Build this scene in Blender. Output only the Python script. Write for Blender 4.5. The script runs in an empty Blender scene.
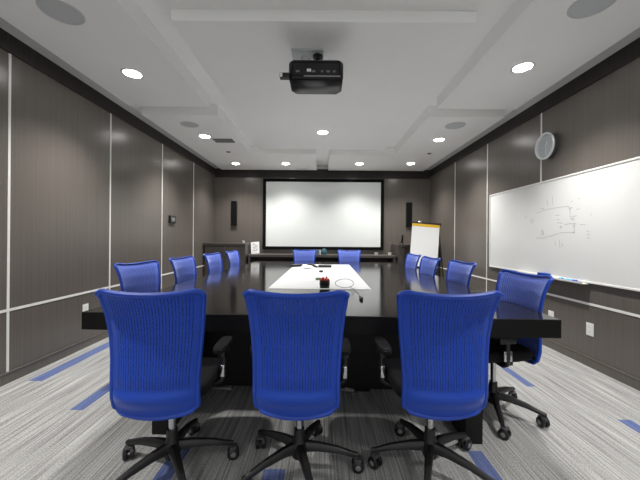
import bpy, bmesh, math, random
from mathutils import Vector, Matrix
random.seed(7)
PI = math.pi
R = math.radians
SC = bpy.context.scene
COL = SC.collection

# ------------------------------------------------------------------ camera
cd = bpy.data.cameras.new('camera')
cam = bpy.data.objects.new('camera', cd)
COL.objects.link(cam)
cam.location = (0, 0, 1.2)
cam.rotation_euler = (R(90), R(-0.45), 0)
cd.sensor_fit = 'HORIZONTAL'
cd.sensor_width = 36
cd.lens = 36 * 310 / 640
cd.shift_x = -2.0 / 640
cd.shift_y = -1.5 / 640
cd.clip_start = 0.02
SC.camera = cam

# ------------------------------------------------------------------ world (fill light through an added opening behind the camera)
w = bpy.data.worlds.new('world')
SC.world = w
w.use_nodes = True
bg = w.node_tree.nodes['Background']
bg.inputs['Color'].default_value = (0.94, 0.97, 1.0, 1)
bg.inputs['Strength'].default_value = 0.95

SC.view_settings.view_transform = 'Standard'
SC.view_settings.look = 'None'
SC.view_settings.gamma = 1
SC.view_settings.use_curve_mapping = False
SC.view_settings.exposure = 0.15
SC.cycles.use_denoising = True
SC.cycles.max_bounces = 10
SC.cycles.diffuse_bounces = 6
SC.cycles.glossy_bounces = 5
SC.cycles.sample_clamp_indirect = 6
SPOT_W = 166.0
LAMP_GLOW = 40.0


# ------------------------------------------------------------------ materials
def srgb(r, g, b):
    def f(c):
        c /= 255
        return c / 12.92 if c <= .04045 else ((c + .055) / 1.055) ** 2.4
    return (f(r), f(g), f(b), 1)


def mat(name, col, rough=.5, metal=0, spec=.5, coat=0, var=0, vscale=20, bump=0, bscale=200):
    """Principled material with a faint procedural mottling."""
    m = bpy.data.materials.new(name)
    m.use_nodes = True
    nt = m.node_tree
    b = nt.nodes['Principled BSDF']
    b.inputs['Base Color'].default_value = col
    b.inputs['Roughness'].default_value = rough
    b.inputs['Metallic'].default_value = metal
    b.inputs['Specular IOR Level'].default_value = spec
    b.inputs['Coat Weight'].default_value = coat
    tc = nt.nodes.new('ShaderNodeTexCoord')
    if var:
        n = nt.nodes.new('ShaderNodeTexNoise')
        n.inputs['Scale'].default_value = vscale
        nt.links.new(tc.outputs['Object'], n.inputs['Vector'])
        mx = nt.nodes.new('ShaderNodeMix')
        mx.data_type = 'RGBA'
        mx.inputs[6].default_value = tuple(c * (1 - var) for c in col[:3]) + (1,)
        mx.inputs[7].default_value = tuple(min(1, c * (1 + var)) for c in col[:3]) + (1,)
        nt.links.new(n.outputs['Fac'], mx.inputs[0])
        nt.links.new(mx.outputs[2], b.inputs['Base Color'])
    if bump:
        n2 = nt.nodes.new('ShaderNodeTexNoise')
        n2.inputs['Scale'].default_value = bscale
        nt.links.new(tc.outputs['Object'], n2.inputs['Vector'])
        bp = nt.nodes.new('ShaderNodeBump')
        bp.inputs['Strength'].default_value = bump
        bp.inputs['Distance'].default_value = .002
        nt.links.new(n2.outputs['Fac'], bp.inputs['Height'])
        nt.links.new(bp.outputs['Normal'], b.inputs['Normal'])
    return m


def wood(name, c0, c1, scale, rough=.35, spec=.5, bump=.05, contrast=(.3, .7)):
    """Streaky veneer: noise stretched along the grain (scale per axis)."""
    m = bpy.data.materials.new(name)
    m.use_nodes = True
    nt = m.node_tree
    b = nt.nodes['Principled BSDF']
    tc = nt.nodes.new('ShaderNodeTexCoord')
    mp = nt.nodes.new('ShaderNodeMapping')
    mp.inputs['Scale'].default_value = scale
    nt.links.new(tc.outputs['Object'], mp.inputs['Vector'])
    n = nt.nodes.new('ShaderNodeTexNoise')
    n.inputs['Scale'].default_value = 1
    n.inputs['Detail'].default_value = 5
    n.inputs['Roughness'].default_value = .6
    nt.links.new(mp.outputs['Vector'], n.inputs['Vector'])
    rp = nt.nodes.new('ShaderNodeValToRGB')
    rp.color_ramp.elements[0].position = contrast[0]
    rp.color_ramp.elements[0].color = c0
    rp.color_ramp.elements[1].position = contrast[1]
    rp.color_ramp.elements[1].color = c1
    nt.links.new(n.outputs['Fac'], rp.inputs['Fac'])
    nt.links.new(rp.outputs['Color'], b.inputs['Base Color'])
    b.inputs['Roughness'].default_value = rough
    b.inputs['Specular IOR Level'].default_value = spec
    bp = nt.nodes.new('ShaderNodeBump')
    bp.inputs['Strength'].default_value = bump
    bp.inputs['Distance'].default_value = .002
    nt.links.new(n.outputs['Fac'], bp.inputs['Height'])
    nt.links.new(bp.outputs['Normal'], b.inputs['Normal'])
    return m


def emit(name, col, strength):
    m = bpy.data.materials.new(name)
    m.use_nodes = True
    b = m.node_tree.nodes['Principled BSDF']
    b.inputs['Base Color'].default_value = (.8, .8, .8, 1)
    b.inputs['Emission Color'].default_value = col
    b.inputs['Emission Strength'].default_value = strength
    return m


class NM:
    """tiny helper for maths node chains"""
    def __init__(s, nt):
        s.nt = nt

    def m(s, op, a, b=None, c=None):
        n = s.nt.nodes.new('ShaderNodeMath')
        n.operation = op
        for i, v in enumerate((a, b, c)):
            if v is None:
                continue
            if isinstance(v, (int, float)):
                n.inputs[i].default_value = v
            else:
                s.nt.links.new(v, n.inputs[i])
        return n.outputs[0]


def carpet_material():
    m = bpy.data.materials.new('carpet')
    m.use_nodes = True
    nt = m.node_tree
    b = nt.nodes['Principled BSDF']
    k = NM(nt)
    tc = nt.nodes.new('ShaderNodeTexCoord')
    sp = nt.nodes.new('ShaderNodeSeparateXYZ')
    nt.links.new(tc.outputs['Object'], sp.inputs[0])
    x, y = sp.outputs[0], sp.outputs[1]

    def streak(sx, sy, detail):
        mp = nt.nodes.new('ShaderNodeMapping')
        mp.inputs['Scale'].default_value = (sx, sy, 1)
        nt.links.new(tc.outputs['Object'], mp.inputs['Vector'])
        n = nt.nodes.new('ShaderNodeTexNoise')
        n.inputs['Scale'].default_value = 1
        n.inputs['Detail'].default_value = detail
        nt.links.new(mp.outputs['Vector'], n.inputs['Vector'])
        return n.outputs['Fac']
    a = streak(105, 1.8, 3)
    c = streak(16, .7, 2)
    d = streak(300, 120, 1)
    f = k.m('ADD', k.m('ADD', k.m('MULTIPLY', a, .56), k.m('MULTIPLY', c, .16)), k.m('MULTIPLY', d, .46))
    rp = nt.nodes.new('ShaderNodeValToRGB')
    e = rp.color_ramp.elements
    e[0].position = .43
    e[0].color = srgb(98, 98, 97)
    e[1].position = .76
    e[1].color = srgb(202, 202, 200)
    nt.links.new(f, rp.inputs['Fac'])
    # woven-in blue bars of the carpet planks: (x0, x1, y0, y1)
    bars = [(-2.43, -2.31, 2.57, 3.60), (-1.74, -1.645, 2.145, 3.2), (1.69, 1.76, 2.54, 3.5), (1.99, 2.08, 1.05, 2.08),
            (.83, .915, .75, 1.76), (-.29, -.18, .6, 1.61), (-.83, -.74, 1.2, 1.77), (1.2, 1.29, 4.3, 5.3),
            (-1.2, -1.1, 3.9, 4.9), (2.15, 2.24, 4.5, 5.5)]
    mask = None
    for x0, x1, y0, y1 in bars:
        mx_ = k.m('COMPARE', x, (x0 + x1) / 2, (x1 - x0) / 2)
        my_ = k.m('COMPARE', y, (y0 + y1) / 2, (y1 - y0) / 2)
        q = k.m('MULTIPLY', mx_, my_)
        mask = q if mask is None else k.m('MAXIMUM', mask, q)
    bl = nt.nodes.new('ShaderNodeValToRGB')
    e = bl.color_ramp.elements
    e[0].position = .40
    e[0].color = srgb(54, 68, 120)
    e[1].position = .78
    e[1].color = srgb(124, 137, 178)
    nt.links.new(f, bl.inputs['Fac'])
    mx = nt.nodes.new('ShaderNodeMix')
    mx.data_type = 'RGBA'
    nt.links.new(mask, mx.inputs[0])
    nt.links.new(rp.outputs[0], mx.inputs[6])
    nt.links.new(bl.outputs[0], mx.inputs[7])
    nt.links.new(mx.outputs[2], b.inputs['Base Color'])
    b.inputs['Roughness'].default_value = .95
    b.inputs['Specular IOR Level'].default_value = .1
    bp = nt.nodes.new('ShaderNodeBump')
    bp.inputs['Strength'].default_value = .4
    bp.inputs['Distance'].default_value = .003
    nt.links.new(f, bp.inputs['Height'])
    nt.links.new(bp.outputs['Normal'], b.inputs['Normal'])
    return m


def mesh_back_material(name, base):
    """Blue knit back: solid border, rows of narrow upright slits one sees through."""
    m = bpy.data.materials.new(name)
    m.use_nodes = True
    nt = m.node_tree
    b = nt.nodes['Principled BSDF']
    k = NM(nt)
    uv = nt.nodes.new('ShaderNodeUVMap')
    uv.uv_map = 'UVMap'
    sp = nt.nodes.new('ShaderNodeSeparateXYZ')
    nt.links.new(uv.outputs[0], sp.inputs[0])
    s, t = sp.outputs[0], sp.outputs[1]
    col = k.m('MULTIPLY', s, 31)
    fr = k.m('FRACT', col)
    odd = k.m('MODULO', k.m('FLOOR', col), 2)
    slit = k.m('LESS_THAN', fr, .32)
    row = k.m('FRACT', k.m('ADD', k.m('MULTIPLY', t, 9), k.m('MULTIPLY', odd, .12)))
    slit = k.m('MULTIPLY', slit, k.m('LESS_THAN', row, .95))
    reg = k.m('MULTIPLY', k.m('COMPARE', s, .5, .42), k.m('COMPARE', t, .58, .38))
    slit = k.m('MULTIPLY', slit, reg)
    tr = nt.nodes.new('ShaderNodeBsdfTransparent')
    mx = nt.nodes.new('ShaderNodeMixShader')
    nt.links.new(k.m('MULTIPLY', slit, .48), mx.inputs[0])
    nt.links.new(b.outputs[0], mx.inputs[1])
    nt.links.new(tr.outputs[0], mx.inputs[2])
    nt.links.new(mx.outputs[0], nt.nodes['Material Output'].inputs[0])
    b.inputs['Base Color'].default_value = base
    b.inputs['Roughness'].default_value = .55
    b.inputs['Specular IOR Level'].default_value = .35
    b.inputs['Sheen Tint'].default_value = (.62, .70, 1, 1)
    b.inputs['Sheen Weight'].default_value = 1.0
    b.inputs['Sheen Roughness'].default_value = .32
    return m


BLUE = srgb(17, 63, 166)
M = {}
M['wood'] = wood('wall_veneer', srgb(98, 92, 87), srgb(106, 100, 94), (70, 70, .6), .27, .5, .008)
M['wood_dark'] = wood('dark_trim_veneer', srgb(40, 36, 34), srgb(54, 50, 47), (40, 40, 1.5), .5, .3, .02)
M['cab'] = wood('cabinet_veneer', srgb(66, 61, 57), srgb(92, 86, 81), (2.5, 40, 40), .4, .5, .03)
M['table'] = wood('table_veneer', srgb(9, 9, 9), srgb(54, 52, 52), (2.2, 85, 85), .12, .6, .03, (.38, .78))
M['edge'] = wood('table_edge', srgb(9, 8, 8), srgb(15, 14, 14), (3, 40, 60), .5, .2, .01)
M['table_black'] = wood('table_underframe', srgb(14, 13, 13), srgb(22, 21, 20), (30, 30, 2), .45, .3, .02)
M['paint'] = mat('ceiling_paint', srgb(248, 248, 246), .9, spec=.2, var=.015, vscale=3)
M['cornice'] = mat('cornice_paint', srgb(205, 205, 203), .9, spec=.2, var=.02, vscale=3)
M['carpet'] = carpet_material()
M['alu'] = mat('pale_aluminium', srgb(236, 235, 231), .4, .05, var=.03, vscale=40)
M['chrome'] = mat('chrome', srgb(200, 202, 205), .2, 1, var=.02)
M['silver'] = mat('satin_silver', srgb(190, 194, 196), .35, .6, var=.02)
M['knit'] = mesh_back_material('blue_knit', BLUE)
M['knit_front_lit'] = mesh_back_material('lamp_lit_blue_knit', srgb(106, 128, 222))  # paler than the outer knit to imitate lamp light on the sitting side
M['blue'] = mat('blue_plastic', BLUE, .42, spec=.45, var=.03, vscale=30)
M['seat'] = mat('black_upholstery', srgb(24, 24, 26), .85, spec=.2, var=.1, vscale=60, bump=.3)
M['blk'] = mat('black_plastic', srgb(22, 22, 24), .42, spec=.5, var=.08, vscale=60)
M['blk_gloss'] = mat('glossy_black_plastic', srgb(10, 10, 13), .3, spec=.3, var=.08, vscale=30)
M['rubber'] = mat('grey_rubber', srgb(70, 70, 72), .6, var=.05)
M['black_velvet'] = mat('black_frame', srgb(9, 9, 10), .8, spec=.15, var=.1)
M['screen'] = mat('screen_fabric', srgb(228, 232, 230), .9, spec=.1, var=.008, vscale=2)
M['board'] = mat('whiteboard_enamel', srgb(226, 227, 225), .22, spec=.45, var=.006, vscale=4)
M['paper'] = mat('paper', srgb(240, 241, 241), .85, spec=.15, var=.01, vscale=8)
M['sheet'] = mat('white_sheet', srgb(242, 243, 244), .3, spec=.4, var=.01, vscale=5)
M['yellow'] = mat('yellow_binding', srgb(236, 190, 40), .6, var=.04)
M['ink'] = mat('faded_marker_ink', srgb(182, 184, 187), .8, var=.1, vscale=90)
M['print'] = mat('grey_print', srgb(150, 152, 155), .8, var=.1, vscale=60)
M['white'] = mat('white_plastic', srgb(236, 236, 232), .4, var=.01)
M['grille'] = mat('grey_grille', srgb(196, 200, 201), .6, var=.05, vscale=300)
M['wire'] = mat('light_grey_wire', srgb(165, 167, 170), .5, var=.03)
M['case_side'] = mat('dark_silver', srgb(96, 97, 98), .35, .4, var=.03)
M['dial'] = mat('grey_dial', srgb(188, 195, 197), .12, spec=.6, var=.01)
M['clock_case'] = mat('pale_silver', srgb(236, 239, 240), .3, .1, var=.01)
M['vent'] = mat('grey_metal_slats', srgb(140, 141, 140), .5, .3, var=.05)
M['red'] = mat('red_plastic', srgb(214, 44, 36), .4, var=.05)
M['orange'] = mat('orange_plastic', srgb(226, 92, 46), .4, var=.05)
M['teal'] = mat('teal_glaze', srgb(52, 98, 112), .3, var=.06)
M['cyan'] = mat('pale_blue_plastic', srgb(96, 178, 220), .4, var=.05)
M['greyblue'] = mat('grey_blue_card', srgb(96, 112, 124), .6, var=.05)
M['green'] = mat('green_plastic', srgb(96, 128, 84), .5, var=.05)
M['grey'] = mat('mid_grey_plastic', srgb(120, 122, 124), .5, var=.04)
M['lamp'] = emit('lamp_lens', (1, .98, .95, 1), LAMP_GLOW)


# ------------------------------------------------------------------ mesh helpers
def bmnew():
    return bmesh.new()


def merge(bm, other):
    me = bpy.data.meshes.new('tmp')
    other.to_mesh(me)
    other.free()
    bm.from_mesh(me)
    bpy.data.meshes.remove(me)


def box(bm, x0, x1, y0, y1, z0, z1, bev=0, seg=2, mtx=None):
    t = bmesh.new()
    bmesh.ops.create_cube(t, size=1)
    for v in t.verts:
        v.co = Vector(((x0 + x1) / 2 + v.co.x * (x1 - x0), (y0 + y1) / 2 + v.co.y * (y1 - y0), (z0 + z1) / 2 + v.co.z * (z1 - z0)))
    if bev:
        bmesh.ops.bevel(t, geom=t.edges[:], offset=bev, segments=seg, profile=.5, affect='EDGES')
    if mtx is not None:
        t.transform(mtx)
    merge(bm, t)
    return bm


def prism(bm, pts, z0, z1):
    lo = [bm.verts.new((x, y, z0)) for x, y in pts]
    hi = [bm.verts.new((x, y, z1)) for x, y in pts]
    n = len(pts)
    bm.faces.new(hi)
    bm.faces.new(lo[::-1])
    for i in range(n):
        bm.faces.new((lo[i], lo[(i + 1) % n], hi[(i + 1) % n], hi[i]))
    bmesh.ops.recalc_face_normals(bm, faces=bm.faces[:])
    return bm


def lathe(bm, prof, seg=24, mtx=None):
    """revolve (r, z) pairs about z"""
    t = bmesh.new()
    rings = []
    for r, z in prof:
        if r < 1e-6:
            rings.append([t.verts.new((0, 0, z))])
        else:
            rings.append([t.verts.new((r * math.cos(2 * PI * i / seg), r * math.sin(2 * PI * i / seg), z)) for i in range(seg)])
    for a, b in zip(rings, rings[1:]):
        for i in range(seg):
            j = (i + 1) % seg
            if len(a) == 1 and len(b) > 1:
                t.faces.new((a[0], b[i], b[j]))
            elif len(b) == 1 and len(a) > 1:
                t.faces.new((a[i], a[j], b[0]))
            elif len(a) > 1:
                t.faces.new((a[i], a[j], b[j], b[i]))
    bmesh.ops.recalc_face_normals(t, faces=t.faces[:])
    if mtx is not None:
        t.transform(mtx)
    merge(bm, t)
    return bm


def tube(bm, pts, r, seg=8, closed=False):
    """round tube along a polyline; r a number or one per point"""
    P = [Vector(p) for p in pts]
    rr = r if isinstance(r, (list, tuple)) else [r] * len(P)
    t = bmesh.new()
    rings = []
    n = len(P)
    ref = None
    for i, p in enumerate(P):
        if closed:
            d = P[(i + 1) % n] - P[i - 1]
        else:
            d = P[min(i + 1, n - 1)] - P[max(i - 1, 0)]
        d.normalize()
        if ref is None:
            ref = Vector((0, 0, 1)) if abs(d.z) < .9 else Vector((1, 0, 0))
        u = d.cross(ref)
        u.normalize()
        v = u.cross(d)
        v.normalize()
        ref = v
        rings.append([t.verts.new(p + rr[i] * (u * math.cos(2 * PI * q / seg) + v * math.sin(2 * PI * q / seg))) for q in range(seg)])
    for i in range(n if closed else n - 1):
        a, b = rings[i], rings[(i + 1) % n]
        for q in range(seg):
            t.faces.new((a[q], a[(q + 1) % seg], b[(q + 1) % seg], b[q]))
    if not closed:
        t.faces.new(rings[0][::-1])
        t.faces.new(rings[-1])
    bmesh.ops.recalc_face_normals(t, faces=t.faces[:])
    merge(bm, t)
    return bm


def loft(bm, secs):
    """closed loft through equal-length point rings, ends capped"""
    t = bmesh.new()
    rings = [[t.verts.new(p) for p in s] for s in secs]
    n = len(rings[0])
    for a, b in zip(rings, rings[1:]):
        for i in range(n):
            t.faces.new((a[i], a[(i + 1) % n], b[(i + 1) % n], b[i]))
    t.faces.new(rings[0][::-1])
    t.faces.new(rings[-1])
    bmesh.ops.recalc_face_normals(t, faces=t.faces[:])
    merge(bm, t)
    return bm


def obj(name, bm, m, parent=None, smooth=False, loc=None, rot=None):
    me = bpy.data.meshes.new(name)
    bm.to_mesh(me)
    bm.free()
    me.materials.append(m)
    if smooth:
        for p in me.polygons:
            p.use_smooth = True
        me.set_sharp_from_angle(angle=R(40))
    o = bpy.data.objects.new(name, me)
    COL.objects.link(o)
    if parent is not None:
        o.parent = parent
    if loc:
        o.location = loc
    if rot:
        o.rotation_euler = rot
    return o


def tag(o, label, cat, group=None):
    o['label'] = label
    o['category'] = cat
    if group:
        o['group'] = group
    return o


def thing(name, label, cat, loc=(0, 0, 0), rz=0, group=None):
    o = bpy.data.objects.new(name, None)
    o.empty_display_size = .05
    COL.objects.link(o)
    o.location = loc
    o.rotation_euler = (0, 0, rz)
    return tag(o, label, cat, group)


def struct(name, bm, m, **kw):
    o = obj(name, bm, m, **kw)
    o['kind'] = 'structure'
    return o


def dup(root, loc, rz, label):
    r = root.copy()
    COL.objects.link(r)
    r.location = loc
    r.rotation_euler = (0, 0, rz)
    r['label'] = label
    for ch in list(root.children):
        c = ch.copy()
        COL.objects.link(c)
        c.parent = r
        for g in list(ch.children):
            d = g.copy()
            COL.objects.link(d)
            d.parent = c
    return r


# ------------------------------------------------------------------ the room
XW, YB, YR = 2.56, 7.35, -1.7       # side walls, far wall, rear wall
ZB, ZP, ZC = 2.94, 2.794, 2.85      # base ceiling, hung panels, centre panel
ZWOOD = 2.84

struct('floor', box(bmnew(), -XW - .1, XW + .1, YR - .1, YB + .1, -.1, 0), M['carpet'])
struct('ceiling', box(bmnew(), -XW - .1, XW + .1, YR - .1, YB + .1, ZB, ZB + .1), M['paint'])
struct('wall_left', box(bmnew(), -XW - .1, -XW, YR - .1, YB + .1, 0, ZB), M['wood'])
struct('wall_right', box(bmnew(), XW, XW + .1, YR - .1, YB + .1, 0, ZB), M['wood'])
struct('wall_far', box(bmnew(), -XW, XW, YB, YB + .1, 0, ZB), M['wood'])
# rear wall (behind the viewer) with an opening added for fill light
bm = bmnew()
box(bm, -XW, XW, YR - .1, YR, 0, .25)
box(bm, -XW, XW, YR - .1, YR, 2.75, ZB)
box(bm, -XW, -XW + .15, YR - .1, YR, .25, 2.75)
box(bm, XW - .15, XW, YR - .1, YR, .25, 2.75)
struct('wall_rear', bm, M['wood'])
bm = bmnew()
box(bm, -XW + .15, XW - .15, YR - .08, YR - .02, .25, .3)
box(bm, -XW + .15, XW - .15, YR - .08, YR - .02, 2.7, 2.75)
for x in (-XW + .15, -.9, .9, XW - .2):
    box(bm, x, x + .05, YR - .08, YR - .02, .3, 2.7)
struct('added_window_1', bm, M['alu'])  # frame of the unseen opening, added to let light in

TN = [0]


def trim(bm, m):
    TN[0] += 1
    return struct('trim_%d' % TN[0], bm, m)


# white cornice and dark crown under it
for s in (-1, 1):
    a, b = sorted((s * XW, s * (XW - .014)))
    trim(box(bmnew(), a, b, YR, YB, ZWOOD, ZB), M['cornice'])
    a, b = sorted((s * XW, s * (XW - .02)))
    trim(box(bmnew(), a, b, YR, YB, 2.69, ZWOOD, .003), M['wood_dark'])
trim(box(bmnew(), -XW + .02, XW - .02, YB - .014, YB, ZWOOD, ZB), M['cornice'])
trim(box(bmnew(), -XW + .02, XW - .02, YB - .02, YB, 2.63, ZWOOD, .003), M['wood_dark'])
# baseboards
for nm, s in (('left', -1), ('right', 1)):
    bm = bmnew()
    a, b = sorted((s * XW, s * (XW - .014)))
    box(bm, a, b, YR, YB, 0, .088, .003)
    a, b = sorted((s * XW, s * (XW - .018)))
    box(bm, a, b, YR, YB, .082, .09)
    struct('baseboard_' + nm, bm, M['wood'])
# aluminium channels in the panelling
for s, ys in ((-1, (2.53, 3.74, 4.95, 6.16)), (1, (2.42, 3.63, 4.81, 5.98))):
    a, b = sorted((s * XW, s * (XW - .004)))
    for y in ys:
        trim(box(bmnew(), a, b, y - .010, y + .010, .092, 2.688), M['alu'])
    trim(box(bmnew(), a - .0005, b + .0005, YR, YB, .583, .605), M['alu'])
# hung ceiling panels
for s in (-1, 1):
    a, b = sorted((s * 1.392, s * 2.358))
    trim(box(bmnew(), a, b, YR, 3.79, ZP, ZB, .004), M['paint'])
    pts = [(s * 2.358, 4.03), (s * 1.366, 4.03), (s * 1.366, 5.88), (s * .13, 5.88), (s * .13, 7.25), (s * 2.358, 7.25)]
    trim(prism(bmnew(), pts, ZP, ZB), M['paint'])
trim(box(bmnew(), -1.165, 1.165, 2.357, 5.76, ZC, ZB, .004), M['paint'])
trim(box(bmnew(), -1.165, 1.165, YR, 2.07, ZC, ZB, .004), M['paint'])  # nearer centre panel, out of view, added to darken the gap


# ------------------------------------------------------------------ ceiling fittings
def make_downlight(label, x, y, z, cone=114, power=1):
    t = thing('downlight', label, 'ceiling light', (x, y, z), 0, 'recessed ceiling downlights')
    obj('trim_ring', lathe(bmnew(), [(.076, -.001), (.08, -.006), (.096, -.005), (.102, 0), (.076, 0)], 32), M['white'], t, True)
    obj('lens', lathe(bmnew(), [(0, -.014), (.03, -.0125), (.055, -.009), (.07, -.004), (.076, 0), (0, -.0005)], 24), M['lamp'], t)
    ld = bpy.data.lights.new('lamp', 'SPOT')
    ld.energy = SPOT_W * power
    ld.color = (1, .975, .94)
    ld.spot_size = R(cone)
    ld.spot_blend = 1.0
    ld.shadow_soft_size = .06
    lo = bpy.data.objects.new('lamp', ld)
    COL.objects.link(lo)
    lo.parent = t
    lo.location = (0, 0, -.07)
    return t


for label, x, y, z in (
        ('glowing round downlight in the near left ceiling panel beyond the speaker grille', -1.86, 3.02, ZP),
        ('glowing round downlight in the near right ceiling panel beyond the speaker grille', 1.84, 2.86, ZP),
        ('glowing round downlight in the left ceiling panel beside the slatted air vent', -1.86, 4.88, ZP),
        ('glowing round downlight in the right ceiling panel in front of far speaker grille', 1.86, 4.96, ZP),
        ('glowing round downlight in the middle of the centre ceiling panel', 0, 4.82, ZC),
        ('glowing round downlight by the far wall, nearest the left wall', -1.86, 6.65, ZP),
        ('glowing round downlight by the far wall above the left part of screen', -.79, 6.62, ZP),
        ('glowing round downlight by the far wall above the right part of screen', .785, 6.58, ZP),
        ('glowing round downlight by the far wall, nearest the right wall', 1.86, 6.53, ZP),
        ('added unseen round downlight over the left aisle, nearer than the left speaker grille', -1.86, .95, ZP),  # from here on: out-of-view downlights added for more brightness
        ('added unseen round downlight over the right aisle, nearer than the right speaker grille', 1.86, .95, ZP),
        ('added unseen round downlight over the left aisle beside the rear opening', -1.86, -.95, ZP),
        ('added unseen round downlight over the right aisle beside the rear opening', 1.86, -.95, ZP)):
    make_downlight(label, x, y, z, 122 if y > 6 else 117, .7 if y > 6 else 1)


def ceiling_speaker(label, x, y, ring):
    t = thing('ceiling_speaker', label, 'ceiling speaker', (x, y, ZP), 0, 'round ceiling speakers')
    obj('rim', lathe(bmnew(), [(.118, -.001), (.12, -.006), (.132, -.005), (.136, 0), (.118, 0)], 40), M[ring], t, True)
    obj('grille', lathe(bmnew(), [(0, -.004), (.06, -.0038), (.119, -.002), (.119, 0), (0, 0)], 40), M['grille'], t, True)


ceiling_speaker('large round grey speaker grille in the near left ceiling panel', -1.86, 2.2, 'grille')
ceiling_speaker('large round grey speaker grille in the near right ceiling panel', 1.81, 2.09, 'grille')
ceiling_speaker('small looking round speaker with white rim in the far left ceiling panel', -1.88, 4.37, 'white')
ceiling_speaker('grey oval looking speaker grille in the far right ceiling panel', 1.85, 4.33, 'grille')

t = thing('air_vent', 'grey slatted air vent in left ceiling panel beside a downlight', 'air vent', (-1.62, 5.08, ZP))
bm = bmnew()
for x0, x1, y0, y1 in ((-.16, .16, -.095, -.08), (-.16, .16, .08, .095), (-.16, -.145, -.08, .08), (.145, .16, -.08, .08)):
    box(bm, x0, x1, y0, y1, -.008, 0)
obj('vent_frame', bm, M['vent'], t)
bm = bmnew()
for i in range(9):
    y = -.072 + i * .018
    box(bm, -.145, .145, y - .006, y + .004, -.006, -.0005, mtx=None)
obj('slat_panel', bm, M['vent'], t)
for label, x, y in (('tiny round sprinkler cover in left ceiling panel beyond air vent', -1.75, 5.75),
                    ('tiny round sprinkler cover in right ceiling panel beyond the downlight', 1.98, 5.75)):
    t = thing('sprinkler', label, 'sprinkler', (x, y, ZP), 0, 'ceiling sprinkler covers')
    obj('cover_plate', lathe(bmnew(), [(0, -.012), (.03, -.012), (.04, -.004), (.04, 0), (0, 0)], 20), M['grey'], t, True)

# ------------------------------------------------------------------ projector
t = thing('projector', 'black ceiling projector hanging above the conference table', 'projector', (-.06, 2.55, ZC))
bm = box(bmnew(), -.22, .06, .14, .38, -.012, 0, .003)
obj('ceiling_plate', bm, M['grille'], t)
bm = lathe(bmnew(), [(.0, -.012), (.045, -.012), (.045, -.03), (.022, -.036), (.022, -.15), (.05, -.155), (.05, -.18), (0, -.18)], 20, Matrix.Translation((.01, .235, 0)))
obj('mount_pole', bm, M['blk'], t, True)
bm = bmnew()
for a in (-1, 1):
    tube(bm, [(.01, .235, -.16), (a * .1, .10, -.168), (a * .15, .08, -.185)], .012)
    tube(bm, [(.01, .235, -.16), (a * .1, .22, -.168), (a * .14, .2, -.185)], .012)
obj('mount_bracket', bm, M['blk'], t, True)
pts = []
for a, b, q in ((-.225, -.02, .03), (.225, -.02, .03), (.225, .30, .05), (-.225, .30, .05)):
    pass
ring = [(-.20, 0), (.20, 0), (.225, .025), (.225, .22), (.19, .265), (-.19, .265), (-.225, .22), (-.225, .025)]


def inset(rg, f, fy=None):
    return [(x * f, .132 + (y - .132) * (fy or f)) for x, y in rg]


secs = []
for f, z in ((.93, -.345), (.985, -.335), (1, -.31), (1, -.205), (.97, -.185), (.93, -.178)):
    secs.append([(x, y, z) for x, y in inset(ring, f)])
obj('body', loft(bmnew(), secs), M['blk_gloss'], t, True)
obj('rear_panel', box(bmnew(), -.185, .185, -.004, .004, -.305, -.21, .002), M['blk'], t)
obj('bright_strip', box(bmnew(), -.10, .20, -.005, .003, -.318, -.312), M['silver'], t)['label'] = 'silver strip along the rear'
for x, wd in ((-.15, .03), (-.02, .03), (.05, .02), (.1, .03), (.15, .02)):
    obj('socket', box(bmnew(), x - wd / 2, x + wd / 2, -.007, .0, -.285, -.27), M['grey'], t)
obj('white_plug', box(bmnew(), -.075, -.04, -.02, -.003, -.283, -.263, .003), M['white'], t)
obj('lens_barrel', lathe(bmnew(), [(0, 0), (.045, 0), (.05, .03), (.04, .035), (.03, .03), (0, .028)], 24,
                         Matrix.Translation((.08, .26, -.275)) @ Matrix.Rotation(R(-90), 4, 'X')), M['blk_gloss'], t, True)
bm = box(bmnew(), -.30, -.22, .0, .05, -.325, -.285, .004)
obj('side_bracket', bm, M['blk'], t)
obj('bracket_tag', box(bmnew(), -.296, -.277, -.002, .001, -.322, -.29), M['white'], t)['label'] = 'white tag on bracket'
bm = tube(bmnew(), [(-.13, .06, -.185), (-.12, .02, -.15), (-.09, .03, -.12), (-.06, .06, -.145), (-.1, .09, -.18)], .007)
obj('cable_loop', bm, M['silver'], t, True)

# ------------------------------------------------------------------ far wall
t = thing('projection_screen', 'large white projection screen in black frame on the far wall', 'projection screen', (.027, YB, 0))
xw = 1.426
bm = bmnew()
z0, z1, fw = .935, 2.605, .072
box(bm, -xw, xw, -.05, 0, z1 - fw, z1, .004)
box(bm, -xw, xw, -.05, 0, z0, z0 + fw, .004)
box(bm, -xw, -xw + fw, -.05, 0, z0 + fw, z1 - fw, .004)
box(bm, xw - fw, xw, -.05, 0, z0 + fw, z1 - fw, .004)
obj('frame', bm, M['black_velvet'], t)
obj('screen_surface', box(bmnew(), -xw + fw, xw - fw, -.035, -.025, z0 + fw, z1 - fw), M['screen'], t)
for label, x in (('slim black wall speaker left of the projection screen', -2.08), ('slim black wall speaker right of the screen, above the flip chart', 2.05)):
    t = thing('wall_speaker', label, 'speaker', (x, YB, 1.49), 0, 'slim wall speakers')
    obj('cabinet', box(bmnew(), -.068, .068, -.06, 0, 0, .58, .006), M['blk'], t)
    obj('grille', box(bmnew(), -.06, .06, -.068, -.058, .01, .57, .004), M['black_velvet'], t)


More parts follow.
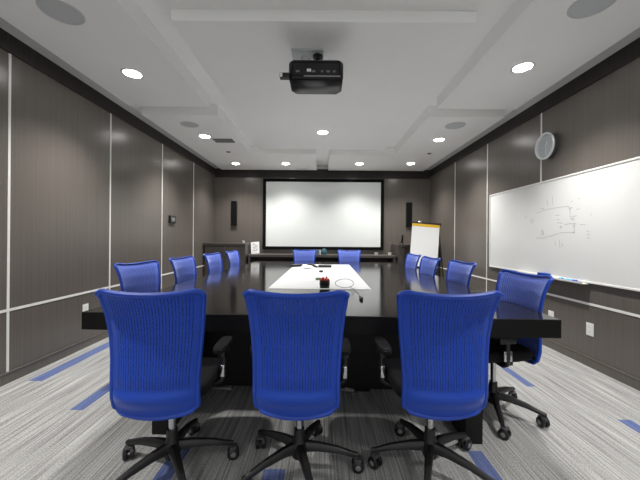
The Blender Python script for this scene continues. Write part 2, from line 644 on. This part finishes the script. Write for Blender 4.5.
def tall_cabinet(label, x0, x1):
    xc = (x0 + x1) / 2
    t = thing('sideboard', label, 'cabinet', (xc, 0, 0), 0, 'tall cabinets beside the credenza')
    h = (x1 - x0) / 2
    obj('top', box(bmnew(), -h, h, 6.65, YB - .005, 1.035, 1.085, .004), M['cab'], t)
    obj('body', box(bmnew(), -h + .012, h - .012, 6.69, YB - .005, .06, 1.035), M['cab'], t)
    obj('plinth', box(bmnew(), -h + .03, h - .03, 6.73, YB - .01, 0, .06), M['wood_dark'], t)
    for a, b, kx in ((-h + .02, -.003, -.06), (.003, h - .02, .06)):
        d = obj('door', box(bmnew(), a, b, 6.672, 6.69, .075, 1.01, .003), M['cab'], t)
        obj('handle', tube(bmnew(), [(kx, 6.652, .80), (kx, 6.652, .92)], .006), M['blk'], d, True)
        obj('hinge_plate', box(bmnew(), kx - .008, kx + .008, 6.65, 6.673, .855, .865), M['blk'], d)
    return t


tall_cabinet('tall dark wooden cabinet in the far left corner', -XW + .016, -1.64)
tall_cabinet('tall dark wooden cabinet behind the flip chart in the far right corner', 1.64, XW - .016)
t = thing('credenza', 'long low dark credenza under the projection screen', 'cabinet', (0, 0, 0))
obj('top', box(bmnew(), -1.635, 1.635, 6.78, YB - .005, .785, .84, .004), M['cab'], t)
for x in (-1.62, -.55, .52, 1.57):
    obj('upright', box(bmnew(), x, x + .05, 6.80, YB - .01, 0, .785), M['cab'], t)
obj('back_panel', box(bmnew(), -1.57, 1.57, 7.2, 7.22, .06, .785), M['wood_dark'], t)
obj('shelf', box(bmnew(), -1.57, 1.57, 6.9, 7.2, .38, .41), M['wood_dark'], t)

# things standing on the cabinets
t = thing('card_stand', 'small white printed card leaning on the left end of credenza', 'card', (-1.50, 6.99, .84), R(-4))
mt = Matrix.Rotation(R(-10), 4, 'X') @ Matrix.Rotation(R(-5), 4, 'Y')
obj('card', box(bmnew(), -.095, .095, -.004, .004, .008, .275, mtx=mt), M['paper'], t)
bm = bmnew()
for i, (a, b) in enumerate(((-.05, -.01), (-.06, .03), (.0, .06), (-.05, .05), (-.04, .0), (.02, .06), (-.05, .04))):
    z = .23 - i * .026
    box(bm, a, b, -.006, -.003, z, z + .010, mtx=mt)
obj('print', bm, M['print'], t)
obj('prop_leg', tube(bmnew(), [(0, .035, .16), (0, .12, .004)], .004), M['white'], t)


def cup(label, loc, r=.03, h=.07, m='white'):
    t = thing('paper_cup', label, 'cup', loc)
    obj('cup_wall', lathe(bmnew(), [(0, 0), (r * .75, 0), (r, h), (r * .92, h), (r * .7, .004), (0, .004)], 20), M[m], t, True)
    obj('rolled_rim', lathe(bmnew(), [(r * .96, h - .003), (r * 1.06, h - .001), (r * 1.06, h + .003), (r * .96, h + .003), (r * .96, h - .003)], 20), M[m], t, True)


cup('small white cup on the end of the far left tall cabinet', (-1.70, 6.72, 1.085), .03, .055)
cup('small white cup beside the teal jar on credenza', (-.045, 6.93, .84), .025, .1)
cup('low white cup on credenza right of screen centre, away from the tall cabinet', (1.22, 6.95, .84), .042, .05)
cup('low white cup on the right end of the credenza beside tall cabinet', (1.52, 6.95, .84), .042, .05)
t = thing('lidded_jar', 'squat teal lidded jar on credenza between the far chairs', 'jar', (.05, 6.95, .84))
obj('jar_body', lathe(bmnew(), [(0, 0), (.045, 0), (.064, .03), (.062, .08), (.045, .105), (0, .105)], 24), M['teal'], t, True)
obj('lid', lathe(bmnew(), [(0, .104), (.052, .104), (.048, .118), (.014, .126), (.016, .145), (0, .15)], 24), M['teal'], t, True)
t = thing('small_box', 'small grey-blue box on credenza behind far left chair', 'box', (-.15, 6.95, .84))
obj('carton', box(bmnew(), -.075, .075, -.05, .05, 0, .085, .003), M['greyblue'], t)
obj('carton_lid', box(bmnew(), -.08, .08, -.055, .055, .08, .105, .003), M['greyblue'], t)
t = thing('cordless_phone', 'black cordless phone upright in its base on right tall cabinet', 'phone', (1.72, 6.74, 1.085))
obj('charging_base', lathe(bmnew(), [(0, 0), (.06, 0), (.06, .012), (.04, .03), (0, .032)], 24), M['blk'], t, True)
mt = Matrix.Translation((.015, 0, .025)) @ Matrix.Rotation(R(6), 4, 'Y')
obj('handset', box(bmnew(), -.02, .02, -.014, .014, 0, .18, .009, 3, mt), M['blk_gloss'], t, True)
obj('stub_aerial', tube(bmnew(), [(.04, 0, .19), (.046, 0, .225)], .005), M['blk'], t, True)

# ------------------------------------------------------------------ left wall and outlets
t = thing('wall_control', 'small dark control panel with grey centre on the left wall', 'thermostat', (-XW, 5.26, 1.44))
obj('housing', box(bmnew(), 0, .035, -.1, .1, 0, .125, .006), M['blk'], t)
obj('display', box(bmnew(), .034, .038, -.06, .06, .03, .095, .002), M['grey'], t)


def outlet(label, s, y, z):
    t = thing('wall_outlet', label, 'outlet', (s * XW, y, z), 0 if s < 0 else PI, 'white wall outlets')
    obj('cover_plate', box(bmnew(), 0, .007, -.04, .04, -.06, .06, .003), M['white'], t)
    for dz in (-.022, .022):
        sk = obj('socket', lathe(bmnew(), [(0, 0), (.015, 0), (.015, .0085), (0, .0085)], 16, Matrix.Translation((0, 0, dz)) @ Matrix.Rotation(R(90), 4, 'Y')), M['white'], t)
        bm = bmnew()
        for dy in (-.006, .006):
            box(bm, .008, .0092, dy - .001, dy + .001, dz - .004, dz + .005)
        obj('slots', bm, M['grey'], sk)


outlet('white outlet plate on left wall beside the table corner', -1, 3.36, .41)
outlet('larger looking white outlet plate on right wall below whiteboard, nearer the viewer', 1, 2.95, .355)
outlet('white outlet plate on right wall just behind the table corner', 1, 3.45, .355)

# ------------------------------------------------------------------ clock
t = thing('wall_clock', 'round silver wall clock above the whiteboard on right wall', 'clock', (XW - .004, 3.50, 2.262), R(90))
# local: -Y points out of the wall to the room after the turn below
t.rotation_euler = (0, 0, R(-90))
rt = Matrix.Rotation(R(90), 4, 'X')
obj('case', lathe(bmnew(), [(0, 0), (.143, 0), (.148, .05), (.138, .052), (.132, .03), (0, .03)], 48, rt), M['case_side'], t, True)
obj('bezel', lathe(bmnew(), [(.130, .03), (.150, .046), (.150, .056), (.142, .064), (.130, .058), (.130, .03)], 48, rt), M['clock_case'], t, True)
obj('dial', lathe(bmnew(), [(0, .031), (.131, .031), (.131, .034), (0, .034)], 48, rt), M['dial'], t)
bm = bmnew()
for i in range(12):
    mt = Matrix.Rotation(R(30 * i), 4, 'Y')
    box(bm, -.004, .004, -.037, -.034, .092, .112, mtx=mt)
obj('hour_marks', bm, M['grille'], t)
for nm, a, l, wd in (('hour_hand', 25, .06, .005), ('minute_hand', 178, .095, .0035)):
    obj(nm, box(bmnew(), -wd, wd, -.041, -.038, -.012, l, mtx=Matrix.Rotation(R(a), 4, 'Y')), M['white'], t)

# ------------------------------------------------------------------ whiteboard (local x = world Y, built straight in world space)
t = thing('whiteboard', 'large wall-mounted whiteboard with faint marker sketch on right wall', 'whiteboard', (0, 0, 0))
wy0, wy1, wz0, wz1 = 2.29, 4.70, .795, 1.878
X = XW
obj('panel', box(bmnew(), X - .018, X - .003, wy0, wy1, wz0, wz1), M['board'], t)
bm = bmnew()
box(bm, X - .026, X - .002, wy0, wy1, wz1 - .018, wz1, .003)
box(bm, X - .026, X - .002, wy0, wy1, wz0, wz0 + .018, .003)
box(bm, X - .026, X - .002, wy0, wy0 + .018, wz0 + .018, wz1 - .018, .003)
box(bm, X - .026, X - .002, wy1 - .018, wy1, wz0 + .018, wz1 - .018, .003)
obj('frame', bm, M['alu'], t)
bm = bmnew()
box(bm, X - .085, X - .02, 2.95, 4.0, wz0 - .012, wz0 - .004, .002)
box(bm, X - .085, X - .08, 2.95, 4.0, wz0 - .012, wz0 + .006, .001)
obj('pen_tray', bm, M['alu'], t)
# the sketch, strokes as (distance along the wall, height)
STROKES = [[(3.681, 1.52), (3.564, 1.543), (3.412, 1.552), (3.272, 1.554), (3.207, 1.55)], [(3.207, 1.559), (3.188, 1.524), (3.176, 1.479)], [(3.176, 1.479), (3.179, 1.436), (3.144, 1.405)], [(3.681, 1.225), (3.564, 1.225), (3.433, 1.251), (3.291, 1.282), (3.198, 1.282), (3.117, 1.275)], [(3.117, 1.275), (3.13, 1.326), (3.117, 1.368)], [(3.501, 1.657), (3.497, 1.585)], [(3.428, 1.686), (3.42, 1.639), (3.428, 1.585)], [(3.17, 1.598), (3.14, 1.6)], [(3.083, 1.616), (3.055, 1.615)], [(3.198, 1.532), (3.147, 1.538)], [(3.183, 1.516), (3.158, 1.525)], [(3.1, 1.511), (3.058, 1.515)], [(3.161, 1.442), (3.092, 1.448)], [(3.161, 1.421), (3.126, 1.425), (3.135, 1.409)], [(3.253, 1.363), (3.188, 1.372), (3.1, 1.367)], [(3.058, 1.358), (2.993, 1.354)], [(3.147, 1.348), (3.117, 1.337)], [(3.603, 1.568), (3.546, 1.559)], [(3.78, 1.468), (3.76, 1.447), (3.78, 1.431), (3.75, 1.407), (3.725, 1.434), (3.75, 1.458)], [(3.885, 1.502), (3.853, 1.482)], [(3.61, 1.293), (3.575, 1.309), (3.552, 1.273), (3.598, 1.269)], [(3.575, 1.333), (3.564, 1.26)], [(3.381, 1.473), (3.321, 1.471)], [(3.361, 1.426), (3.321, 1.423)], [(3.351, 1.391), (3.272, 1.382)], [(3.315, 1.345), (3.288, 1.349), (3.295, 1.329), (3.315, 1.339)], [(2.977, 1.294), (2.945, 1.28)], [(2.974, 1.256), (2.942, 1.256)], [(2.974, 1.224), (2.942, 1.226)], [(3.381, 1.197), (3.375, 1.135)], [(3.321, 1.212), (3.311, 1.122)], [(3.291, 1.175), (3.268, 1.146), (3.291, 1.138)], [(2.93, 1.459), (2.93, 1.436)], [(3.153, 1.284), (3.117, 1.283)]]
bm = bmnew()
for st in STROKES:
    for (y0, z0_), (y1, z1_) in zip(st, st[1:]):
        d = Vector((0, y1 - y0, z1_ - z0_))
        if d.length < 1e-5:
            continue
        n = Vector((0, -d.z, d.y)).normalized() * .003
        a, b = Vector((X - .0188, y0, z0_)), Vector((X - .0188, y1, z1_))
        vs = [bm.verts.new(p) for p in (a - n, b - n, b + n, a + n)]
        bm.faces.new(vs)
obj('marker_sketch', bm, M['ink'], t)

tz = wz0 - .003
t = thing('board_eraser', 'blue board eraser on whiteboard tray above the near right chair', 'eraser', (X - .052, 3.50, tz), R(4))
obj('felt_pad', box(bmnew(), -.024, .024, -.07, .07, 0, .014, .003), M['blk'], t)
obj('grip', box(bmnew(), -.025, .025, -.072, .072, .013, .04, .007), M['blue'], t, True)
for label, y, m, dx in (('pale blue marker on whiteboard tray, end nearest the viewer', 3.12, 'cyan', 0), ('white marker with blue cap on tray beside the eraser', 3.30, 'white', .004)):
    t = thing('marker_pen', label, 'marker', (X - .052 + dx, y, tz + .0095), 0, 'markers on the tray')
    obj('barrel', tube(bmnew(), [(0, -.03, 0), (0, .065, 0)], .0095, 12), M[m], t, True)
    obj('cap', tube(bmnew(), [(0, -.07, 0), (0, -.028, 0)], .0105, 12), M['cyan'] if m == 'white' else M['blue'], t, True)

# ------------------------------------------------------------------ flip chart
t = thing('flip_chart', 'flip chart easel with blank white pad and yellow top strip', 'flip chart', (2.065, 6.17, 0), R(-7))
mt = Matrix.Translation((0, 0, 1.49)) @ Matrix.Rotation(R(5), 4, 'Y') @ Matrix.Rotation(R(-9), 4, 'X')
p = obj('backboard', box(bmnew(), -.265, .265, .008, .03, -.90, .0, .003, mtx=mt), M['grey'], t)
p = obj('paper_pad', box(bmnew(), -.262, .262, -.012, .008, -.84, .0, .002, mtx=mt), M['paper'], t)
obj('yellow_strip', box(bmnew(), -.263, .263, -.0145, -.002, -.045, .012, mtx=mt), M['yellow'], p)['label'] = 'yellow binding strip'
bm = box(bmnew(), -.28, .29, -.016, .03, .008, .046, .004, mtx=mt)
obj('clamp_bar', bm, M['blk'], t)
obj('clamp_knob', lathe(bmnew(), [(0, 0), (.035, 0), (.035, .02), (.02, .035), (0, .035)], 16, mt @ Matrix.Translation((-.12, .005, .03))), M['silver'], t, True)
for pts in ([(-.25, .03, 1.45), (-.33, -.22, .008)], [(.25, .03, 1.45), (.33, -.22, .008)], [(.02, .05, 1.45), (.02, .42, .008)]):
    obj('easel_leg', tube(bmnew(), pts, .012), M['blk'], t, True)
obj('pen_shelf', box(bmnew(), -.3, .3, -.06, .03, -.875, -.85, .003, mtx=mt), M['blk'], t)

# ------------------------------------------------------------------ conference table
TC, TR = (.033, 3.87), R(-2.0)
t = thing('conference_table', 'long black wooden conference table in the middle of the room', 'table', (TC[0], TC[1], 0), TR)
obj('tabletop', box(bmnew(), -1.428, 1.428, -2.023, 2.258, .70, .74, .002), M['table'], t)
bm = bmnew()
box(bm, -1.43, 1.43, -2.026, -1.96, .632, .7385, .002)
box(bm, -1.43, 1.43, 2.195, 2.26, .632, .7385, .002)
box(bm, -1.43, -1.35, -1.96, 2.195, .632, .7385)
box(bm, 1.35, 1.43, -1.96, 2.195, .632, .7385)
box(bm, -1.35, 1.35, -1.96, 2.195, .632, .699)
obj('edge_band', bm, M['edge'], t)
obj('pedestal', box(bmnew(), -.40, .40, -1.42, 1.42, 0, .632), M['table_black'], t)
for sx in (-1, 1):
    for sy in (-1, 1):
        a, b = sorted((sx * .89, sx * .99))
        c, d = sorted((sy * 2.02, sy * 1.45))
        obj('leg', box(bmnew(), a, b, c, d, 0, .632, .003), M['table_black'], t)
for sy in (-1, 1):
    c, d = sorted((sy * 1.45, sy * 1.5))
    obj('cross_panel', box(bmnew(), -.89, .89, c, d, .06, .632), M['table_black'], t)
tt = .74
o = obj('white_sheet', box(bmnew(), -.47, .47, -1.32, 1.32, 0, .003, .001), M['sheet'], None, False, (-.005, 4.13, tt + .0002), (0, 0, R(-.6)))
tag(o, 'long white sheet lying along the middle of the conference table', 'paper')
zs = tt + .0035

# pen cup with red pens
t = thing('pen_cup', 'small black cup holding red pens on the white sheet', 'pen cup', (.028, 2.885, zs))
obj('cup_body', lathe(bmnew(), [(0, 0), (.045, 0), (.048, .07), (.045, .07), (.039, .004), (0, .004)], 28), M['blk'], t, True)
obj('wrap_band', lathe(bmnew(), [(.0455, .02), (.0477, .02), (.0487, .05), (.0465, .05), (.0455, .02)], 28), M['blk_gloss'], t, True)
for i in range(8):
    a = i * 2 * PI / 8 + .3
    r0, r1 = .022, .036 + .003 * (i % 2)
    h = .074 + .006 * ((i * 3) % 4)
    ca, sa = math.cos(a), math.sin(a)
    pp = thing('red_pen', ('red' if i % 3 else 'orange-red') + ' capped pen standing in the small black cup', 'pen', (.028, 2.885, zs + .006), 0, 'red pens in the cup')
    p0, p1 = Vector((r0 * ca, r0 * sa, 0)), Vector((r1 * ca, r1 * sa, h))
    c = p0.lerp(p1, .62)
    obj('barrel', tube(bmnew(), [p0, c], .0055, 8), M['blk'], pp, True)
    obj('cap', tube(bmnew(), [c, p1], .0085, 8), M['red' if i % 3 else 'orange'], pp, True)

# cable loop and clip near the front of the table
t = thing('cable', 'thin grey wire loop standing beside the pen cup', 'cable', (.21, 2.87, tt))
pts = []
for i in range(25):
    a = PI * 2 * i / 24
    pts.append((.085 * math.cos(a), .012 * math.sin(2 * a), .0075 + .04 + .04 * math.sin(a)))
obj('loop', tube(bmnew(), pts, .0034, 6, True), M['wire'], t, True)
obj('tail', tube(bmnew(), [(.05, 0, .012), (.08, -.05, .004), (.1, -.25, .0035), (.09, -.47, .004)], .0025, 6), M['wire'], t, True)
t = thing('cable_clip', 'tiny black clip at the end of the grey cable', 'clip', (.30, 2.36, tt))
obj('clip_body', box(bmnew(), -.012, .012, -.04, .03, 0, .018, .004), M['blk'], t)
obj('clip_jaw', box(bmnew(), -.008, .008, -.05, -.036, .004, .02, .003), M['blk'], t)

# small things at the far part of the sheet
t = thing('remote_control', 'black remote lying askew at far left of the white sheet', 'remote control', (-.40, 4.98, zs), R(38))
obj('shell', box(bmnew(), -.095, .095, -.03, .03, 0, .036, .008), M['blk'], t, True)
obj('keypad', box(bmnew(), -.06, .05, -.018, .018, .0355, .038, .001), M['grey'], t)
t = thing('remote_control', 'flat black remote lying crosswise at far end of the white sheet', 'remote control', (.05, 4.92, zs), R(-3))
obj('shell', box(bmnew(), -.105, .105, -.055, .055, 0, .036, .008), M['blk'], t, True)
obj('keypad', box(bmnew(), -.08, .06, -.03, .03, .0355, .038, .001), M['grey'], t)
t = thing('cable_coil', 'curved black cable heaped on crumpled paper on the white sheet', 'cable', (-.17, 4.86, zs))
obj('coil', tube(bmnew(), [(-.09, .05, .012), (-.05, .08, .03), (0, .05, .045), (.05, .0, .03), (.1, -.03, .012), (.06, .06, .012), (-.02, .1, .012), (-.06, .0, .012)], [.012, .016, .018, .016, .013, .012, .012, .012], 8), M['blk'], t, True)
bm = bmnew()
bmesh.ops.create_icosphere(bm, subdivisions=3, radius=1)
for v in bm.verts:
    k = 1 + .18 * math.sin(v.co.x * 7 + v.co.y * 3) * math.cos(v.co.y * 8 - v.co.z * 5)
    v.co = Vector((v.co.x * .085 * k, v.co.y * .06 * k, .028 + v.co.z * .028 * min(k, 1)))
o = obj('crumpled_paper', bm, M['paper'], None, False, (-.22, 4.66, zs))
tag(o, 'crumpled white paper on the sheet in front of the curved cable', 'paper')
t = thing('pen_lid', 'tiny black pen lid alone on the middle of white sheet', 'eraser', (-.005, 4.2, zs), R(20))  # a black pen lid, not an eraser
obj('lid_tube', tube(bmnew(), [(-.03, 0, .012), (.02, 0, .012)], .012, 12), M['blk'], t, True)
obj('lid_clip', box(bmnew(), -.02, .028, -.003, .003, .022, .026), M['blk'], t)
t = thing('sharpener', 'tiny dark green object behind the pen cup', 'sharpener', (-.035, 3.42, zs), R(15))
obj('shell', box(bmnew(), -.03, .03, -.02, .02, 0, .022, .005), M['green'], t, True)
obj('blade_plate', box(bmnew(), -.02, .02, -.012, .012, .0215, .024), M['grey'], t)


# ------------------------------------------------------------------ office chair
def back_section(t_):
    """t_ 0 bottom .. 1 top: (half width, y, z, edge wrap, sag)"""
    ks = [(0, .176, -.196, .400, .026, -.022), (.03, .186, -.202, .414, .030, -.014), (.06, .189, -.208, .428, .034, -.008), (.14, .190, -.228, .478, .040, -.003), (.28, .190, -.232, .560, .044, 0),
          (.45, .195, -.224, .655, .046, 0), (.62, .203, -.222, .755, .046, 0), (.78, .213, -.234, .850, .044, -.004), (.91, .223, -.254, .925, .040, -.012), (1, .229, -.276, .970, .036, -.020)]
    for a, b in zip(ks, ks[1:]):
        if t_ <= b[0] + 1e-9:
            f = (t_ - a[0]) / (b[0] - a[0])
            return [p + (q - p) * f for p, q in zip(a[1:], b[1:])]
    return ks[-1][1:]


def back_point(s, t_, off=0):
    hw, y, z, wrap, sag = back_section(t_)
    u = s * 2 - 1
    lumb = 0
    if .06 < t_ < .2:
        lumb = -.013 * math.sin((t_ - .06) / .14 * PI) * max(0, 1 - abs(u) ** 6)
    yy = y + wrap * abs(u) ** 2.2 + lumb + off
    zz = z + sag * (1 - u * u)
    e = max(0, (abs(u) - .84) / .16)
    zz -= .020 * e * e * max(0, (t_ - .93) / .07)
    zz += .016 * e * e * max(0, (.05 - t_) / .05)
    uu = max(0, (t_ - .9) / .1)
    yy += .006 * uu * e
    return Vector((u * hw, yy, zz))


def make_back(front):
    """one knit layer of the back: the sitting side or the outer side"""
    bm = bmesh.new()
    uvl = bm.loops.layers.uv.new('UVMap')
    NS, NT = 28, 40
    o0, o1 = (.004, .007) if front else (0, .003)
    lay = []
    uvof = {}
    for off in (o0, o1):
        L = [[bm.verts.new(back_point(i / NS, j / NT, off)) for i in range(NS + 1)] for j in range(NT + 1)]
        lay.append(L)
        for j in range(NT + 1):
            for i in range(NS + 1):
                uvof[L[j][i]] = (i / NS, j / NT)

    def f(*vs):
        fc = bm.faces.new(vs)
        for lp in fc.loops:
            lp[uvl].uv = uvof[lp.vert]
    a, b = lay
    for j in range(NT):
        for i in range(NS):
            f(a[j][i], a[j][i + 1], a[j + 1][i + 1], a[j + 1][i])
            f(b[j][i], b[j + 1][i], b[j + 1][i + 1], b[j][i + 1])
    for j in range(NT):
        f(a[j][0], a[j + 1][0], b[j + 1][0], b[j][0])
        f(a[j][NS], b[j][NS], b[j + 1][NS], a[j + 1][NS])
    for i in range(NS):
        f(a[0][i], b[0][i], b[0][i + 1], a[0][i + 1])
        f(a[NT][i], a[NT][i + 1], b[NT][i + 1], b[NT][i])
    return bm


def make_chair(label):
    t = thing('office_chair', label, 'chair', (0, 0, 0), 0, 'blue swivel chairs around the table')
    bk = obj('backrest', make_back(False), M['knit'], t, True)
    obj('lit_front_knit', make_back(True), M['knit_front_lit'], bk, True)['label'] = 'sitting side with lamp light painted in as paler blue'
    # rolled rim round the back
    pts = []
    n = 26
    pts += [back_point(i / n, 1, .0035) for i in range(n + 1)]
    pts += [back_point(1, 1 - i / 30, .0035) for i in range(1, 30)]
    pts += [back_point(1 - i / n, 0, .0035) for i in range(n + 1)]
    pts += [back_point(0, i / 30, .0035) for i in range(1, 30)]
    obj('rim', tube(bmnew(), pts, (.0115), 8, True), M['blue'], bk, True)
    # bar behind the lumbar zone that carries the back
    bm = bmnew()
    tube(bm, [back_point(i / 12, .06, .012) for i in range(1, 12)], .010, 8)
    obj('lumbar_bar', bm, M['blk'], bk, True)
    # seat
    secs = []
    for z, k in ((.425, .90), (.432, .96), (.45, 1.0), (.472, .985), (.485, .94), (.49, .86)):
        rg = []
        for i in range(36):
            a = 2 * PI * i / 36
            ca, sa = math.cos(a), math.sin(a)
            ex = .42
            px = .212 * k * math.copysign(abs(ca) ** ex, ca)
            py = .06 + .235 * k * math.copysign(abs(sa) ** ex, sa)
            zz = z - (.018 * max(0, (py - .2)) / .1 if py > .2 else 0)
            rg.append((px, py, zz))
        secs.append(rg)
    obj('seat', loft(bmnew(), secs), M['seat'], t, True)
    bm = bmnew()
    box(bm, -.09, .09, -.14, .16, .375, .425, .012)
    box(bm, -.035, .035, -.19, -.10, .385, .415, .008)
    box(bm, -.035, .035, -.192, -.165, .39, .47, .008)
    box(bm, -.19, .19, .0, .06, .40, .427, .005)
    obj('mechanism', bm, M['blk'], t, True)
    bm = tube(bmnew(), [(.09, .04, .40), (.2, .05, .395), (.26, .06, .385)], .007)
    tube(bm, [(.235, .055, .39), (.285, .062, .382)], .013)
    obj('tilt_lever', bm, M['blk'], t, True)
    for s in (-1, 1):
        bm = bmnew()
        tube(bm, [(s * .12, .08, .412), (s * .205, .08, .412), (s * .232, .08, .43), (s * .238, .08, .47), (s * .238, .08, .575)], [.016, .017, .018, .018, .016], 10)
        a = obj('arm_post', bm, M['blk'], t, True)
        bm = box(bmnew(), s * .238 - .011, s * .238 + .011, .052, .108, .45, .515, .004)
        obj('arm_sleeve', bm, M['chrome'], a, True)['label'] = 'silver sleeve'
        secs = []
        for z, k in ((.598, .9), (.605, 1), (.619, 1), (.627, .9)):
            secs.append([(s * .232 + .036 * k * math.copysign(abs(math.cos(q)) ** .6, math.cos(q)), .095 + .115 * k * math.copysign(abs(math.sin(q)) ** .6, math.sin(q)), z) for q in [2 * PI * i / 24 for i in range(24)]])
        obj('arm_pad', loft(bmnew(), secs), M['seat'], t, True)
        obj('pad_carrier', box(bmnew(), s * .236 - .02, s * .236 + .02, .03, .14, .56, .60, .006), M['blk'], a, True)
    g = obj('gas_lift', lathe(bmnew(), [(0, .17), (.018, .17), (.018, .38), (0, .38)], 16), M['chrome'], t, True)
    obj('hub', lathe(bmnew(), [(0, .07), (.034, .07), (.042, .09), (.044, .135), (.030, .165), (.026, .215), (0, .215)], 24), M['blk'], t, True)
    for k in range(5):
        bm = bmnew()
        secs = []
        for x, zc, hw, hh in ((.02, .130, .026, .022), (.10, .126, .020, .018), (.20, .110, .016, .014), (.27, .090, .014, .011), (.305, .082, .012, .010)):
            secs.append([(x, -hw, zc - hh), (x, hw, zc - hh), (x, hw * .95, zc + hh * .4), (x, hw * .5, zc + hh), (x, -hw * .5, zc + hh), (x, -hw * .95, zc + hh * .4)])
        loft(bm, secs)
        lg = obj('base_leg', bm, M['blk'], t, True, rot=(0, 0, R(72 * k)))
        # twin-wheel caster
        sw = random.uniform(0, 360)
        mt = Matrix.Translation((.292, 0, 0)) @ Matrix.Rotation(R(60 + 75 * k), 4, 'Z') @ Matrix.Translation((.012, 0, 0))
        for q in (-1, 1):
            mw = mt @ Matrix.Translation((0, q * .006, .031)) @ Matrix.Rotation(R(-90 * q), 4, 'X')
            obj('caster_wheel', lathe(bmnew(), [(0, 0), (.029, 0), (.031, .003), (.031, .017), (.027, .021), (.012, .023), (0, .023)], 20, mw), M['blk'], lg, True)
            mw2 = mt @ Matrix.Translation((0, q * .0285, .031)) @ Matrix.Rotation(R(-90 * q), 4, 'X')
            obj('wheel_cap', lathe(bmnew(), [(0, 0), (.0145, 0), (.012, .002), (0, .0025)], 16, mw2), M['grey'], lg, True)
        bm = lathe(bmnew(), [(0, .03), (.01, .03), (.01, .085), (0, .085)], 10, Matrix.Translation((.292, 0, 0)))
        box(bm, -.02, .02, -.022, .022, .055, .068, .004, mtx=mt)
        obj('caster_fork', bm, M['rubber'], lg, True)
    return t


CH = [
    # x, y, facing (deg, 90 = away from viewer), base turn (deg, world), label
    (-.765, 1.60, 93, 90, 'blue mesh-back swivel chair at near end of table, nearest the left wall'),
    (-.11, 1.61, 89, 71, 'blue mesh-back swivel chair at near end of table, directly before the pen cup'),
    (.572, 1.62, 91, 104, 'blue mesh-back swivel chair at near end of table, nearest the right wall'),
    (-1.475, 2.79, -16, 20, 'blue chair on the left long side of table, nearest the viewer'),
    (-1.41, 3.60, -8, 50, 'blue chair on the left long side of table, second from the viewer'),
    (-1.385, 4.53, -8, 10, 'blue chair on the left long side of table, third from the viewer'),
    (-1.355, 5.42, -8, 33, 'blue chair on the left long side of table, nearest the tall cabinet'),
    (1.20, 2.16, 187, 251, 'blue chair on the right long side of table, nearest the viewer below the whiteboard'),
    (1.26, 3.26, 187, 15, 'blue chair on the right long side of table, second from the viewer'),
    (1.18, 3.98, 187, 47, 'blue chair on the right long side of table, third from the viewer'),
    (1.20, 4.78, 187, 28, 'blue chair on the right long side of table, nearest the flip chart'),
    (-.35, 6.06, -90, 30, 'blue chair at the far end of table, left of the teal jar'),
    (.55, 6.04, -90, 12, 'blue chair at the far end of table, right of the teal jar'),
]
proto = None
for x, y, face, base, label in CH:
    rz = R(face - 90)
    if proto is None:
        proto = make_chair(label)
        proto.location = (x, y, 0)
        proto.rotation_euler = (0, 0, rz)
        c = proto
    else:
        c = dup(proto, (x, y, 0), rz, label)
    k = 0
    for ch in c.children:
        if ch.name.startswith('base_leg'):
            ch.rotation_euler = (0, 0, R(base + 72 * k) - rz)
            k += 1
